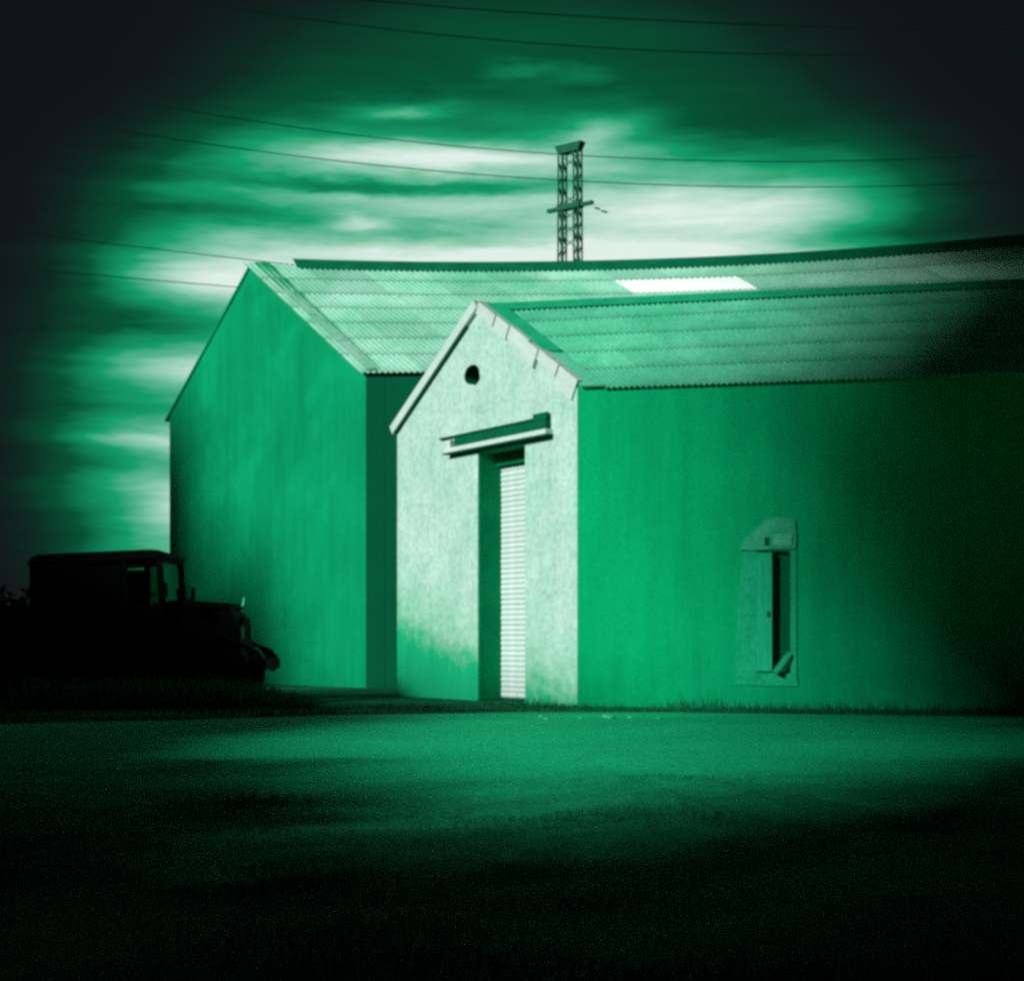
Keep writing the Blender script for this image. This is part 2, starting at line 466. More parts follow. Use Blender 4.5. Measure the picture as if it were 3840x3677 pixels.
# hood over the doorway
mb = MB(); lin(1.66, 4.34, 3.683, 3.748, -.12, -.003, mb); hood = mb.obj('door_hood', M['coping'], shed)
mb = MB(); lin(1.62, 4.36, 3.660, 3.681, -.13, -.003, mb); mb.obj('hood_shadow_strip', M['timber_shade'], shed)  # dark strip painted as the shadow line under the hood
mb = MB(); lin(1.80, 4.30, 3.750, 3.915, -.03, -.003, mb); mb.obj('lintel_beam', M['timber_shade'], shed)
mb = MB(); lin(1.38, 4.0, 3.917, 3.940, -.05, -.003, mb); mb.obj('flashing_strip', M['timber_shade'], shed)
mb = MB(); lin(3.98, 4.30, 3.752, 3.985, -.085, -.032, mb); mb.obj('winch_box', M['timber_shade'], shed)
mb = MB(); lin(1.67, 1.78, 3.750, 3.87, -.09, -.003, mb); mb.obj('hood_bracket', M['coping'], shed)

# rake board on the far slope, with a dark strip painted as its shadow line below
UPL = Vector((W1 / 2, AZ_ - EZ)); n2 = Vector((-UPL.y, UPL.x)).normalized()
def rake(t0, t1, lo, hi, d0, d1, name, m, side=-1, jag=0.):
    """strip along a rake; t0, t1 run 0 at the eave to 1 at the apex"""
    e = Vector((0, EZ)) if side < 0 else Vector((W1, EZ)); ap = Vector((W1 / 2, AZ_))
    u = (ap - e); nv = Vector((-u.y, u.x)).normalized()
    if nv.y < 0: nv = -nv
    a, b = e + u * t0, e + u * t1
    q = [a + nv * (lo + random.uniform(-jag, jag)), b + nv * (lo + random.uniform(-jag, jag)), b + nv * hi, a + nv * hi]
    mbx = MB()
    mbx.hexa([gp_(*q[0]) + IN * d0, gp_(*q[1]) + IN * d0, gp_(*q[1]) + IN * d1, gp_(*q[0]) + IN * d1,
              gp_(*q[3]) + IN * d0, gp_(*q[2]) + IN * d0, gp_(*q[2]) + IN * d1, gp_(*q[3]) + IN * d1])
    return mbx.obj(name, m, shed)
rake(-.035, .995, -.075, .07, -.07, .28, 'rake_board', M['coping'])
rake(-.02, .86, -.10, -.077, -.05, -.003, 'rake_shadow_strip', M['timber_shade'])
cuts = [-.005, .17, .36, .47, .66, .80, .985]
for i, (a, b) in enumerate(zip(cuts, cuts[1:])):
    rake(a, b - .006, -.16 + (.05 if i % 2 else -.03), .055 + random.uniform(-.015, .015), -.03 - .012 * (i % 3), .13, 'coping_stone', M['coping'], 1, .035)

# side wall with its doorway
SW = Vector((-AL.y, AL.x, 0))                       # inwards
if SW.y < 0: SW = -SW
sp_ = lambda s, z: C1 + AL * s + Vector((0, 0, z))
DS0, DS1 = 2.38, 2.80
plate('side_wall', lambda s, z: sp_(s, z) - SW * .004, [(.003, -.1), (LEN1, -.1), (LEN1, EZ - .05), (.003, EZ - .05)], [[(DS0, .45), (DS1, .45), (DS1, 2.03), (DS0, 2.03)]],
      M['side'], shed, SW * .3, SW * .3)
def slab(s0, s1, z0, z1, d0, d1, name, m, jag=0., parent=shed):
    b = MB(); j = lambda: random.uniform(-jag, jag)
    q = [(s0 + j(), z0 + j()), (s1 + j(), z0 + j()), (s1 + j(), z1 + j()), (s0 + j(), z1 + j())]
    b.hexa([sp_(*q[0]) + SW * d0, sp_(*q[1]) + SW * d0, sp_(*q[1]) + SW * d1, sp_(*q[0]) + SW * d1,
            sp_(*q[3]) + SW * d0, sp_(*q[2]) + SW * d0, sp_(*q[2]) + SW * d1, sp_(*q[3]) + SW * d1])
    return b.obj(name, m, parent)
def patch(pts, d, name, m):
    n = len(pts); b = MB()
    b.add([sp_(*p) + SW * d for p in pts] + [sp_(*p) + SW * -.001 for p in pts], [tuple(range(n)), tuple(range(n, 2 * n))[::-1]] + [(i, (i + 1) % n, n + (i + 1) % n, n + i) for i in range(n)])
    return b.obj(name, m, shed)
patch([(2.16, 2.05), (2.22, 2.18), (2.30, 2.26), (2.40, 2.34), (2.48, 2.42), (2.60, 2.46), (2.74, 2.47), (2.86, 2.43), (2.88, 2.2), (2.87, 2.06), (2.5, 2.05), (2.3, 2.04)], -.03, 'door_lintel', M['patch'])
slab(2.60, 2.83, 2.09, 2.26, -.045, -.031, 'lintel_block', M['stone'], .02)
slab(2.47, 2.53, 2.10, 2.2, -.036, -.031, 'lintel_socket', M['timber_shade'])
patch([(2.10, .42), (2.36, .42), (2.36, 2.03), (2.2, 2.03), (2.16, 1.7), (2.12, 1.1)], -.008, 'door_surround', M['surround'])
dl = slab(2.365, 2.565, .47, 2.01, -.03, .03, 'door_leaf', M['door'])
slab(2.50, 2.53, 1.18, 1.25, -.05, -.031, 'door_latch', M['timber_shade'], 0, dl)
slab(2.80, 2.88, .44, 2.04, -.02, .1, 'door_post', M['surround'])
slab(2.10, 2.89, .28, .435, -.02, .05, 'door_sill', M['surround'], .015)
slab(2.57, 2.795, .455, 2.025, .09, .11, 'door_shade_panel', M['deep_green'])  # panel coloured for the shade inside the open half
b = MB(); b.bar(sp_(2.60, .45) - SW * .10, sp_(2.79, .70) - SW * .02, .05, 4)
tag(b.obj('broken_board', M['door']), 'short pale board leaning diagonally in the side doorway of the white shed', 'board')

# closed back and far end, out of sight
mb = MB()
E0, E1 = C0 + AL * LEN1, C1 + AL * LEN1
back = lambda P, z: P + Vector((0, 0, z))
mb.hexa([back(C0 + AL * (TH + .002), -.1), back(E0, -.1), back(E0 - TG * -.3, -.1), back(C0 + AL * (TH + .002) + TG * .3, -.1),
         back(C0 + AL * (TH + .002), EZ - .02), back(E0, EZ - .02), back(E0 + TG * .3, EZ - .02), back(C0 + AL * (TH + .002) + TG * .3, EZ - .02)])
mb.obj('back_wall', M['side'], shed)
mid1 = (E0 + E1) / 2
obj('end_wall', [back(E0, -.1), back(E1, -.1), back(E1, EZ - .03), back(mid1, AZ_ - .1), back(E0, EZ - .03)] +
    [back(x - AL * .2, z) for x, z in ((E0, -.1), (E1, -.1), (E1, EZ - .03), (mid1, AZ_ - .1), (E0, EZ - .03))],
    [(0, 1, 2, 3, 4), (9, 8, 7, 6, 5)] + [(i, (i + 1) % 5, 5 + (i + 1) % 5, 5 + i) for i in range(5)], M['side'], shed)


# corrugated roofs, sheet by sheet
def sheet(name, m, parent, P, AV, s0, width, v0, v1, corr, amp, seg=5, over=.02, lift=.014, under=.0):
    """P(s, v) -> point on the roof plane; s metres along the ridge, v 0 ridge .. 1 eave"""
    n_ = corr * seg; V, F = [], []
    dv = v1 - v0
    for r, vv in enumerate((v0, v0 + dv * .5, v1 + over)):
        for i in range(n_ + 1):
            s = s0 + width * i / n_
            p, nrm = P(s, vv)
            h = amp * math.cos(2 * math.pi * i / seg) + lift * (.15 + .9 * r / 2)
            V.append(p + nrm * h)
    c = n_ + 1
    F = [(r * c + i, r * c + i + 1, (r + 1) * c + i + 1, (r + 1) * c + i) for r in range(2) for i in range(n_)]
    base = 2 * c
    L = len(V)                                       # thickness at the lower edge
    for i in range(c):
        p, nrm = P(s0 + width * i / n_, v1 + over)
        V.append(V[base + i] - nrm * .009)
    F += [(base + i, base + i + 1, L + i + 1, L + i) for i in range(n_)]
    me = bpy.data.meshes.new(name)
    og = parent_origin(parent)
    me.from_pydata([tuple(x - og) for x in V], [], F); me.materials.append(m)
    for p in me.polygons: p.use_smooth = p.index < 2 * n_
    return link(name, me, parent)


R0 = (C0 + C1) / 2 + Vector((0, 0, AZ_ - .055))
VV = C1 + Vector((0, 0, EZ - .03)) - R0
N1 = AL.cross(VV).normalized(); N1 = N1 if N1.z > 0 else -N1
P1 = lambda s, v: (R0 + AL * s + VV * v, N1)
rows = 5
for r in range(rows):
    for kx in range(14):
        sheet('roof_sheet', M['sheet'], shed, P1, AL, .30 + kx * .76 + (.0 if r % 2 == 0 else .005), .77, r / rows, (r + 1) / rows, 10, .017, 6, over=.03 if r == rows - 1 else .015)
VB = C0 + Vector((0, 0, EZ - .03)) - R0
obj('roof_back', [R0 + AL * .42, R0 + AL * LEN1, R0 + AL * LEN1 + VB * 1.03, R0 + AL * .42 + VB * 1.03] +
    [x - Vector((0, 0, .04)) for x in (R0 + AL * .42, R0 + AL * LEN1, R0 + AL * LEN1 + VB * 1.03, R0 + AL * .42 + VB * 1.03)],
    [(0, 1, 2, 3), (7, 6, 5, 4), (0, 1, 5, 4), (1, 2, 6, 5), (2, 3, 7, 6), (3, 0, 4, 7)], M['sheet'], shed)
# flat verge flashing between coping and first sheet
mb = MB()
for a, b_ in ((.0, .33), (.335, .62)):
    p = [P1(.10, a)[0], P1(.335, a)[0], P1(.335, b_)[0], P1(.10, b_)[0]]
    mb.hexa([x + N1 * .03 for x in p] + [x + N1 * .066 for x in p])
mb.obj('verge_flashing', M['flash'], shed)
mb = MB()
p = [P1(.12, .64)[0], P1(.335, .64)[0], P1(.335, 1.025)[0], P1(.02, 1.025)[0]]
mb.hexa([x + N1 * .02 for x in p] + [x + N1 * .05 for x in p]); mb.obj('eave_flashing', M['sheet'], shed)
# ridge cap: scalloped along its lower edge like the sheets
mb = MB()
for s in [0.03 + i * .456 for i in range(23)]:
    a, b_ = P1(s, 0)[0] + N1 * .02, P1(s + .452, 0)[0] + N1 * .02
    up = Vector((0, 0, .035)); c, d = P1(s + .452, .075)[0] + N1 * .034, P1(s, .075)[0] + N1 * .034
    mb.hexa([a, b_, c, d, a + up, b_ + up, c + N1 * .008, d + N1 * .008])
mb.obj('ridge_cap', M['flash'], shed)

# ------------------------------------------------------------------ big dark shed behind
AB = Vector((.9932, -.1155, 0)).normalized()
B0, B1 = Vector((-7.69, 35.2, 0)), Vector((-2.73, 29.3, 0))
TB = (B1 - B0).normalized(); W2 = (B1 - B0).length
EB, ZB, TA = 5.93, 8.70, 3.60
LEN2 = 19.
barn = thing('long_shed', 'large dark green gabled shed with long sagging pale roof behind the white one', 'shed', (B1.x, B1.y, 0))
INB = Vector((-TB.y, TB.x, 0)); INB = INB if INB.y > 0 else -INB
gb = lambda t, z: B0 + TB * t + Vector((0, 0, z))
plate('gable_wall', gb, [(0, -.1), (W2, -.1), (W2, EB), (TA, ZB), (0, EB)], [], M['gable'], barn, AB * .35, AB * .35)
sb = lambda s, z: B1 + AB * s + Vector((0, 0, z))
SB = Vector((-AB.y, AB.x, 0)); SB = SB if SB.y > 0 else -SB
plate('side_wall', sb, [(.352, -.1), (LEN2, -.1), (LEN2, EB - .04), (.352, EB - .04)], [], M['deep_green'], barn, SB * .3, SB * .3)
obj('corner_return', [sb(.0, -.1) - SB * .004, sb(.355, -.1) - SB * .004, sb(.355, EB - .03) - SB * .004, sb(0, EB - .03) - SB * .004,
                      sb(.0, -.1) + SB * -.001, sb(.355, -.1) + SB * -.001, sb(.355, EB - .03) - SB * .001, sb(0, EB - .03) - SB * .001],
    [(0, 1, 2, 3), (7, 6, 5, 4), (0, 1, 5, 4), (1, 2, 6, 5), (2, 3, 7, 6), (3, 0, 4, 7)], M['deep_green'], barn)
RB = gb(TA, ZB - .02)
VVB = B1 + Vector((0, 0, EB)) - RB
NB = AB.cross(VVB).normalized(); NB = NB if NB.z > 0 else -NB
sag = lambda s: -.27 * 4 * max(0., min(1., s / 15.3)) * (1 - max(0., min(1., s / 15.3))) if s < 15.3 else .03 * (s - 15.3)
PB = lambda s, v: (RB + AB * s + VVB * v + Vector((0, 0, sag(s) * (1 - .85 * v))), NB)
rows = 7
for r in range(rows):
    for kx in range(16):
        light = r == 1 and kx in (6, 7); old = r == 1 and kx in (11, 12)
        nm = 'skylight' if light or old else 'roof_sheet'
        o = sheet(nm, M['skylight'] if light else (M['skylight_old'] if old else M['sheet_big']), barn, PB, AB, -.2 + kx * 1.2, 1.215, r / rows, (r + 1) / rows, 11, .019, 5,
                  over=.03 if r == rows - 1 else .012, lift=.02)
        if light: o['label'] = 'bright white translucent roof panel'
        if old: o['label'] = 'dull weathered translucent roof panel'
mb = MB()
for s in [.85 + i * .9 for i in range(20)]:
    L = .903
    q = []
    for ss in (s, s + L):
        a = PB(ss, 0)[0]
        q.append((a + VVB * .045 + NB * .035, a + Vector((0, 0, .13)), a + INB * .16 + Vector((0, 0, .02))))
    (a0, a1, a2), (b0, b1, b2) = q
    mb.add([a0, a1, a2, b0, b1, b2], [(0, 3, 4, 1), (1, 4, 5, 2), (0, 1, 2), (5, 4, 3), (0, 2, 5, 3)])
mb.obj('ridge_cap', M['ridge'], barn)
# pale verge strip down the near slope, thin one down the far slope
mb = MB()
for a, b_ in ((.30, .53), (.535, .77), (.775, 1.015)):
    p = [PB(-.02, a)[0], PB(.16, a)[0], PB(.16, b_)[0], PB(-.02, b_)[0]]
    mb.hexa([x + NB * .03 for x in p] + [x + NB * .07 for x in p])
mb.obj('verge_strip', M['sheet_big'], barn)
VL = B0 + Vector((0, 0, EB)) - RB
q = [RB - AB * .06, RB + AB * .3, RB + AB * .3 + VL * 1.03, RB - AB * .06 + VL * 1.03]
obj('far_verge', q + [x - Vector((0, 0, .05)) for x in q], [(0, 1, 2, 3), (7, 6, 5, 4), (0, 1, 5, 4), (1, 2, 6, 5), (2, 3, 7, 6), (3, 0, 4, 7)], M['gable'], barn)
Q = [RB + AB * .3, RB + AB * LEN2, RB + AB * LEN2 + VL * 1.03, RB + AB * .3 + VL * 1.03]
Q = [x - Vector((0, 0, .30)) for x in Q]
obj('roof_back', Q + [x - Vector((0, 0, .05)) for x in Q], [(0, 1, 2, 3), (7, 6, 5, 4), (0, 1, 5, 4), (1, 2, 6, 5), (2, 3, 7, 6), (3, 0, 4, 7)], M['sheet_big'], barn)
F0, F1 = B0 + AB * LEN2, B1 + AB * LEN2
mb = MB()
s0 = B0 + AB * .36
mb.hexa([s0 - Vector((0, 0, .1)), F0 - Vector((0, 0, .1)), F0 + TB * .3 - Vector((0, 0, .1)), s0 + TB * .3 - Vector((0, 0, .1)),
         s0 + Vector((0, 0, EB - .3)), F0 + Vector((0, 0, EB - .3)), F0 + TB * .3 + Vector((0, 0, EB - .3)), s0 + TB * .3 + Vector((0, 0, EB - .3))])
mb.obj('back_wall', M['gable'], barn)

# ------------------------------------------------------------------ lattice pylon far behind
py_ang = R(-38)
PYL = Vector((( 1091 - 980) / 3000 * 80, 80, 0))
pylon = thing('lattice_pylon', 'dark twin mast lattice pylon rising behind the long roof', 'pylon', PYL, py_ang)
TOP = 26.0
def mast(cx0, cx1, hw):
    b = MB(); zs = [0 + i * .62 for i in range(42)]
    c = lambda z: cx0 + (cx1 - cx0) * z / TOP
    for sx in (-1, 1):
        for sy in (-1, 1):
            b.bar((c(0) + sx * hw, sy * hw, 0), (c(TOP) + sx * hw, sy * hw, TOP), .048, 4)
    for i, z in enumerate(zs[:-1]):
        z2 = zs[i + 1]
        k_ = 1 if i % 2 else -1
        for sy in (-1, 1):
            b.bar((c(z) - k_ * hw, sy * hw, z), (c(z2) + k_ * hw, sy * hw, z2), .036, 3)
            b.bar((c(z) + sy * hw, -k_ * hw, z), (c(z2) + sy * hw, k_ * hw, z2), .036, 3)
    return b.obj('mast', M['steel'], pylon, world=False)
mast(-.60, -.47, .15); mast(.60, .47, .15)
for z in (25.0, 23.1, 22.3, 21.6, 20.9, 19.0, 17.9, 16.4, 14.9):
    b = MB()
    b.bar((-.42, -.1, z), (.42, .1, z + .62), .03, 4); b.bar((-.42, .1, z + .62), (.42, -.1, z), .03, 4)
    b.obj('cross_brace', M['steel'], pylon, world=False)
b = MB(); b.hexa([(-.62, -.2, 25.8), (.62, -.2, 25.8), (.62, .2, 25.8), (-.62, .2, 25.8), (-.82, -.24, 26.22), (.82, -.24, 26.22), (.82, .24, 26.22), (-.82, .24, 26.22)])
b.obj('pylon_head', M['steel'], pylon, world=False)
b = MB(); b.hexa([(-1.4, -.12, 22.95), (1.4, -.12, 22.95), (1.4, .12, 22.95), (-1.4, .12, 22.95), (-1.4, -.12, 23.12), (1.4, -.12, 23.12), (1.4, .12, 23.12), (-1.4, .12, 23.12)])
b.hexa([(-.7, -.22, 22.9), (.7, -.22, 22.9), (.7, .22, 22.9), (-.7, .22, 22.9), (-.7, -.22, 23.18), (.7, -.22, 23.18), (.7, .22, 23.18), (-.7, .22, 23.18)])
b.obj('crossarm', M['steel'], pylon, world=False)
for (x0, x1, zz) in ((1.55, 1.85, 22.72), (1.95, 2.3, 22.5)):
    b = MB(); b.bar((x0, 0, zz), (x1, 0, zz - .12), .05, 6); b.obj('insulator', M['steel'], pylon, world=False)

# ------------------------------------------------------------------ overhead wires
def wire(pts, Y, r, label):
    """sagging span through three surveyed bearings at distance Y, carried on past the frame"""
    P = [((x - 980) / 3000 * Y, .85 + (1228 - y) / 3000 * Y) for x, y in pts]
    (x0, z0), (x1, z1), (x2, z2) = P
    q = lambda x: z0 * (x - x1) * (x - x2) / ((x0 - x1) * (x0 - x2)) + z1 * (x - x0) * (x - x2) / ((x1 - x0) * (x1 - x2)) + z2 * (x - x0) * (x - x1) / ((x2 - x0) * (x2 - x1))
    b = MB(); xs_ = [-Y * .55 + i * Y * 1.1 / 40 for i in range(41)]
    b.tube([(x, Y, q(x)) for x in xs_], [r] * 41, 5)
    tag(b.obj('overhead_wire', M['wire'], smooth=True), label, 'wire', 'overhead wires')
wire([(750, 5), (1273, 40), (1580, 51)], 46, .021, 'topmost overhead wire near the upper edge of the sky')
wire([(885, 71), (1273, 98), (1550, 105)], 46, .018, 'faint second overhead wire just below the topmost one')
wire([(403, 219), (990, 290), (1677, 307)], 60, .019, 'overhead wire crossing just below the head of the pylon')
wire([(357, 270), (980, 339), (1677, 357)], 60, .019, 'overhead wire crossing the pylon between its head and crossarm')
wire([(326, 480), (561, 507), (1500, 600)], 66, .018, 'short visible overhead wire running down to the peak of the long shed')
wire([(244, 532), (459, 550), (1500, 620)], 66, .018, 'lowest overhead wire meeting the far slope of the long shed')

# ------------------------------------------------------------------ parked off-road vehicle in silhouette
car = thing('offroad_vehicle', 'dark boxy off road vehicle parked in shade beside the long shed', 'vehicle', (-3.40, 22.3, 0), R(1))
def ext(name, prof, y0, y1, m, parent=car, bev=.02, loc=(0, 0, 0)):
    n = len(prof)
    V = [(x, y0, z) for x, z in prof] + [(x, y1, z) for x, z in prof]
    me = mesh(name, V, [tuple(range(n)), tuple(range(n, 2 * n))[::-1]] + [(i, (i + 1) % n, n + (i + 1) % n, n + i) for i in range(n)], m)
    if bev:
        bm = bmesh.new(); bm.from_mesh(me)
        bmesh.ops.bevel(bm, geom=bm.edges[:], offset=bev, segments=2, affect='EDGES', clamp_overlap=True); bm.to_mesh(me); bm.free()
    return link(name, me, parent, loc)
arc = lambda cx, r: [(cx + r * math.cos(a), .42 + r * math.sin(a)) for a in [math.pi - i * math.pi / 8 for i in range(9)]]
HW = .80
tub = [(-4.35, .55)] + arc(-3.45, .47) + [(-2.9, .45), (-1.62, .45)] + [(-1.52, .6), (-1.42, 1.36), (-4.35, 1.36)]
ext('body', tub, -HW, HW, M['car'])
ext('hood', [(-1.40, 1.30), (-1.40, 1.42), (-1.2, 1.43), (-.52, 1.39), (-.50, 1.30)], -.62, .62, M['car'])
ext('nose', [(-1.41, .50), (-.42, .50), (-.36, .80), (-.50, 1.295), (-1.41, 1.295)], -.60, .60, M['car'])
for sy in (-1, 1):
    fen = [(-1.41, .62)] + [(x, z) for x, z in arc(-.60, .46)][1:] + [(-.06, .42), (-.02, .62), (-.14, .76), (-.36, .80), (-.6, 1.0), (-1.41, 1.05)]
    ext('fender', fen, min(sy * .605, sy * .82), max(sy * .605, sy * .82), M['car'])
    hl = MB(); hl.bar((-.44, sy * .45, .98), (-.36, sy * .45, .98), .10, 14); hl.obj('headlight', M['lamp'], car, world=False)
ext('roof', [(-3.25, 1.86), (-3.25, 1.97), (-3.16, 2.04), (-2.9, 2.06), (-1.6, 2.12), (-1.44, 2.11), (-1.38, 2.04), (-1.38, 1.98)], -HW, HW, M['car'], bev=.03)
b = MB()
for sy in (-1, 1):
    b = MB(); b.hexa([(-1.46, sy * .74 - .04, 1.36), (-1.37, sy * .74 - .04, 1.36), (-1.37, sy * .74 + .04, 1.36), (-1.46, sy * .74 + .04, 1.36),
                      (-1.50, sy * .74 - .04, 2.0), (-1.42, sy * .74 - .04, 2.0), (-1.42, sy * .74 + .04, 2.0), (-1.50, sy * .74 + .04, 2.0)]); b.obj('windscreen_pillar', M['car'], car, world=False)
    b = MB(); b.box((-1.98, sy * .74 - .04, 1.36), (-1.90, sy * .74 + .04, 1.95)); b.obj('door_pillar', M['car'], car, world=False)
    b = MB(); b.box((-3.22, sy * .74 - .05, 1.36), (-1.985, sy * .74 + .05, 1.9)); b.obj('rear_panel', M['car'], car, world=False)
    b = MB(); b.box((-1.90, sy * .74 - .006, 1.37), (-1.47, sy * .74 + .006, 1.97)); b.obj('side_window', M['glass'], car, world=False)
    b = MB(); b.bar((-1.36, sy * .82, 1.45), (-1.30, sy * 1.0, 1.52), .012, 5); b.box((-1.34, sy * 1.0 - .07, 1.45), (-1.30, sy * 1.0 + .07, 1.65)); b.obj('wing_mirror', M['car'], car, world=False)
b = MB(); b.hexa([(-1.43, -.69, 1.40), (-1.415, -.69, 1.40), (-1.415, .69, 1.40), (-1.43, .69, 1.40), (-1.47, -.69, 1.98), (-1.455, -.69, 1.98), (-1.455, .69, 1.98), (-1.47, .69, 1.98)]); b.obj('windscreen', M['glass'], car, world=False)
ext('bumper', [(-.10, .46), (.0, .46), (.0, .62), (-.10, .62)], -.78, .78, M['car'], bev=.015)
ext('chassis', [(-4.2, .18), (-.5, .18), (-.4, .5), (-4.2, .56)], -.5, .5, M['tyre'])
b = MB(); b.box((-.41, -.34, .72), (-.375, .34, 1.2))
b.obj('grille', M['tyre'], car, world=False)
def lathe(prof, n=20):
    V, F = [], []
    for i in range(n):
        a = 2 * math.pi * i / n
        V += [(r * math.cos(a), y, r * math.sin(a)) for r, y in prof]
    k_ = len(prof)
    for i in range(n):
        for j in range(k_): F.append((i * k_ + j, i * k_ + (j + 1) % k_, ((i + 1) % n) * k_ + (j + 1) % k_, ((i + 1) % n) * k_ + j))
    return V, F
tm = mesh('tyre', *lathe([(.23, -.10), (.35, -.10), (.385, -.07), (.39, 0), (.385, .07), (.35, .10), (.23, .10)]), M['tyre'], True)
rm = mesh('rim', *lathe([(.03, -.05), (.16, -.06), (.23, -.09), (.23, .09), (.16, .06), (.03, .05)], 16), M['car'])
for x in (-.60, -3.45):
    for sy in (-1, 1):
        hub = MB(); hub.bar((0, -.055, 0), (0, .055, 0), .06, 10)
        o = link('wheel', mesh('wheel_hub', hub.v, hub.f, M['car']), car, (x, sy * .70, .39))
        link('tyre', tm, o); link('rim', rm, o)
# pale stake against the long shed
b = MB(); b.tube([(-4.62, 27.2, 0), (-4.64, 27.2, .5), (-4.66, 27.25, 1.0), (-4.70, 27.3, 1.35), (-4.66, 27.3, 1.62)], [.035, .034, .032, .03, .02], 7)
tag(b.obj('stake', M['patch'], smooth=True), 'thin pale bent stake standing behind the bonnet of the dark vehicle', 'stake')


# ------------------------------------------------------------------ vegetation
def leaf_cloud(blobs, n_per, size, seed):
    rnd = random.Random(seed); V, F = [], []
    for (c, r) in blobs:
        c = Vector(c); k_ = int(n_per * r * r)
        for _ in range(k_):
            d = Vector((rnd.gauss(0, 1), rnd.gauss(0, 1), rnd.gauss(0, 1))).normalized()
            p = c + d * r * (rnd.random() ** .45) * (1 + .25 * noise.noise(d * 2.2 + c))
            u = Vector((rnd.gauss(0, 1), rnd.gauss(0, 1), rnd.gauss(0, 1))).normalized(); q = u.orthogonal().normalized()
            s = size * rnd.uniform(.6, 1.3)
            i = len(V)
            V += [p - u * s, p + q * s * .45, p + u * s, p - q * s * .45]; F.append((i, i + 1, i + 2, i + 3))
    return V, F


def raw(name, V, F, m, parent=None):
    og = parent_origin(parent) if parent else Vector()
    me = bpy.data.meshes.new(name); me.from_pydata([tuple(x - og) for x in V], [], F); me.materials.append(m)
    return link(name, me, parent)


ES, EC = math.sin(R(SUN_EL)), math.cos(R(SUN_EL))
def sunward(p, h, q):
    """point p metres across the sun, h metres towards it, on the ray that meets height q in that plane"""
    v_ = PH * p + SH * h
    return Vector((v_.x, v_.y, (q + h * ES) / EC))


def tree(name, label, cat, base, blobs, seed, n_per=95, size=.42, group=None, limbs=True, rad=.3):
    base = Vector((base[0], base[1], 0))
    t = thing(name, label, cat, base, 0, group)
    zt = max(c[2] for c, r in blobs)
    b = MB()
    axis = [base + Vector((.15 * math.sin(i * 1.3 + seed), .15 * math.cos(i + seed), zt * .72 * i / 5)) for i in range(6)]
    b.tube(axis, [rad * (1.25 if i == 0 else 1) * (1 - .14 * i) for i in range(6)], 8)
    if limbs:
        for c, r in blobs:
            c = Vector(c); s_ = axis[max(1, min(4, int(5 * (c.z * .55) / (zt * .72))))]
            b.tube([s_, s_.lerp(c, .5) + Vector((0, 0, -.2)), c], [rad * .45, rad * .3, rad * .1], 5)
    b.obj('trunk', M['trunk'], t, smooth=True)
    V, F = leaf_cloud(blobs, n_per, size, seed)
    raw('crown', V, F, M['leaf'], t)
    return t


# trees added unseen on the left to shade the yard edge and the vehicle
hr = random.Random(5)
ORD = 'first second third fourth fifth sixth seventh eighth ninth tenth eleventh twelfth thirteenth fourteenth fifteenth sixteenth seventeenth eighteenth last'.split()
ridge_line = [(-4.2, 1.2), (-5.6, 1.4), (-7.0, 1.8), (-8.3, 2.15), (-9.6, 2.4), (-10.9, 2.5), (-12.2, 2.6), (-13.5, 3.2), (-14.8, 4.4), (-16.2, 4.9), (-17.8, 5.2), (-19.4, 5.5), (-21.4, 5.7), (-23.4, 5.6), (-25.9, 5.5), (-29.3, 8.8), (-33.0, 12.2), (-35.6, 14.5), (-38, 16)]
kinds = ['low'] * 7 + ['medium'] * 8 + ['tall'] * 4
for i, (p, q) in enumerate(ridge_line):
    top = sunward(p, 2, q)
    wdt = 1.4 if i < 7 else (1.9 if i < 15 else 2.5)
    bl = []; z = top.z - wdt * .8
    while z > .3:
        bl.append((Vector((top.x + hr.uniform(-.3, .3), top.y + hr.uniform(-.3, .3), z)), wdt)); z -= wdt * .95
    bl.append((Vector((top.x, top.y, .7)), wdt * .9))
    tree('added_shade_tree', f'leafy {kinds[i]} tree added for shade beyond the left edge of the yard, {ORD[i]} from the viewpoint', 'tree', top, bl, 20 + i, 210, .30, 'added shade trees left of the yard', False, .12 + .01 * i)
# trees added behind the camera to darken the foreground
for i, (p, h, z) in enumerate(((-3.1, 7, 4.0), (-.5, 8, 5.2), (3, 8, 6), (6.5, 7, 5.5))):
    v_ = PH * p + SH * h
    bl = [(Vector((v_.x + hr.uniform(-.6, .6), v_.y + hr.uniform(-.6, .6), z * f)), 2.1) for f in (.15, .4, .65, .85)]
    tree('added_shade_tree', f'leafy tree added for shade behind the viewpoint, {ORD[i]} from the left', 'tree', v_, bl, 60 + i, 100, .36, 'added shade trees behind the viewpoint', False, .2)
# tall tree added unseen, crown shaped to shade the right end of the sheds
A = [(-7.6, 7.6, 2.7), (-11.15, 9.3, 3.1), (-10.5, 12.7, 3.9), (-13.0, 16.2, 3.6), (-16.6, 19.8, 3.7), (-6.6, 12, 3.8), (-11, 19.5, 3.8), (-20.0, 23.2, 3.5), (-3.5, 8.2, 3.2), (-15, 23.7, 3.6), (-10.95, 8.1, 2.5), (-8.0, 7.0, 2.4), (-18.2, 19.6, 3.3), (-4.8, 6.6, 2.6), (-8.9, 6.25, 1.85), (-9.9, 6.95, 1.6), (-11.5, 7.1, 1.75)]
bl = [(sunward(p, 5, q), r) for p, q, r in A]
bs = PH * -4.2 + SH * 5
tree('tall_shade_tree', 'very tall broad crowned tree added for shade left of the viewpoint', 'tree', bs, bl, 91, 165, .42, None, True, .42)

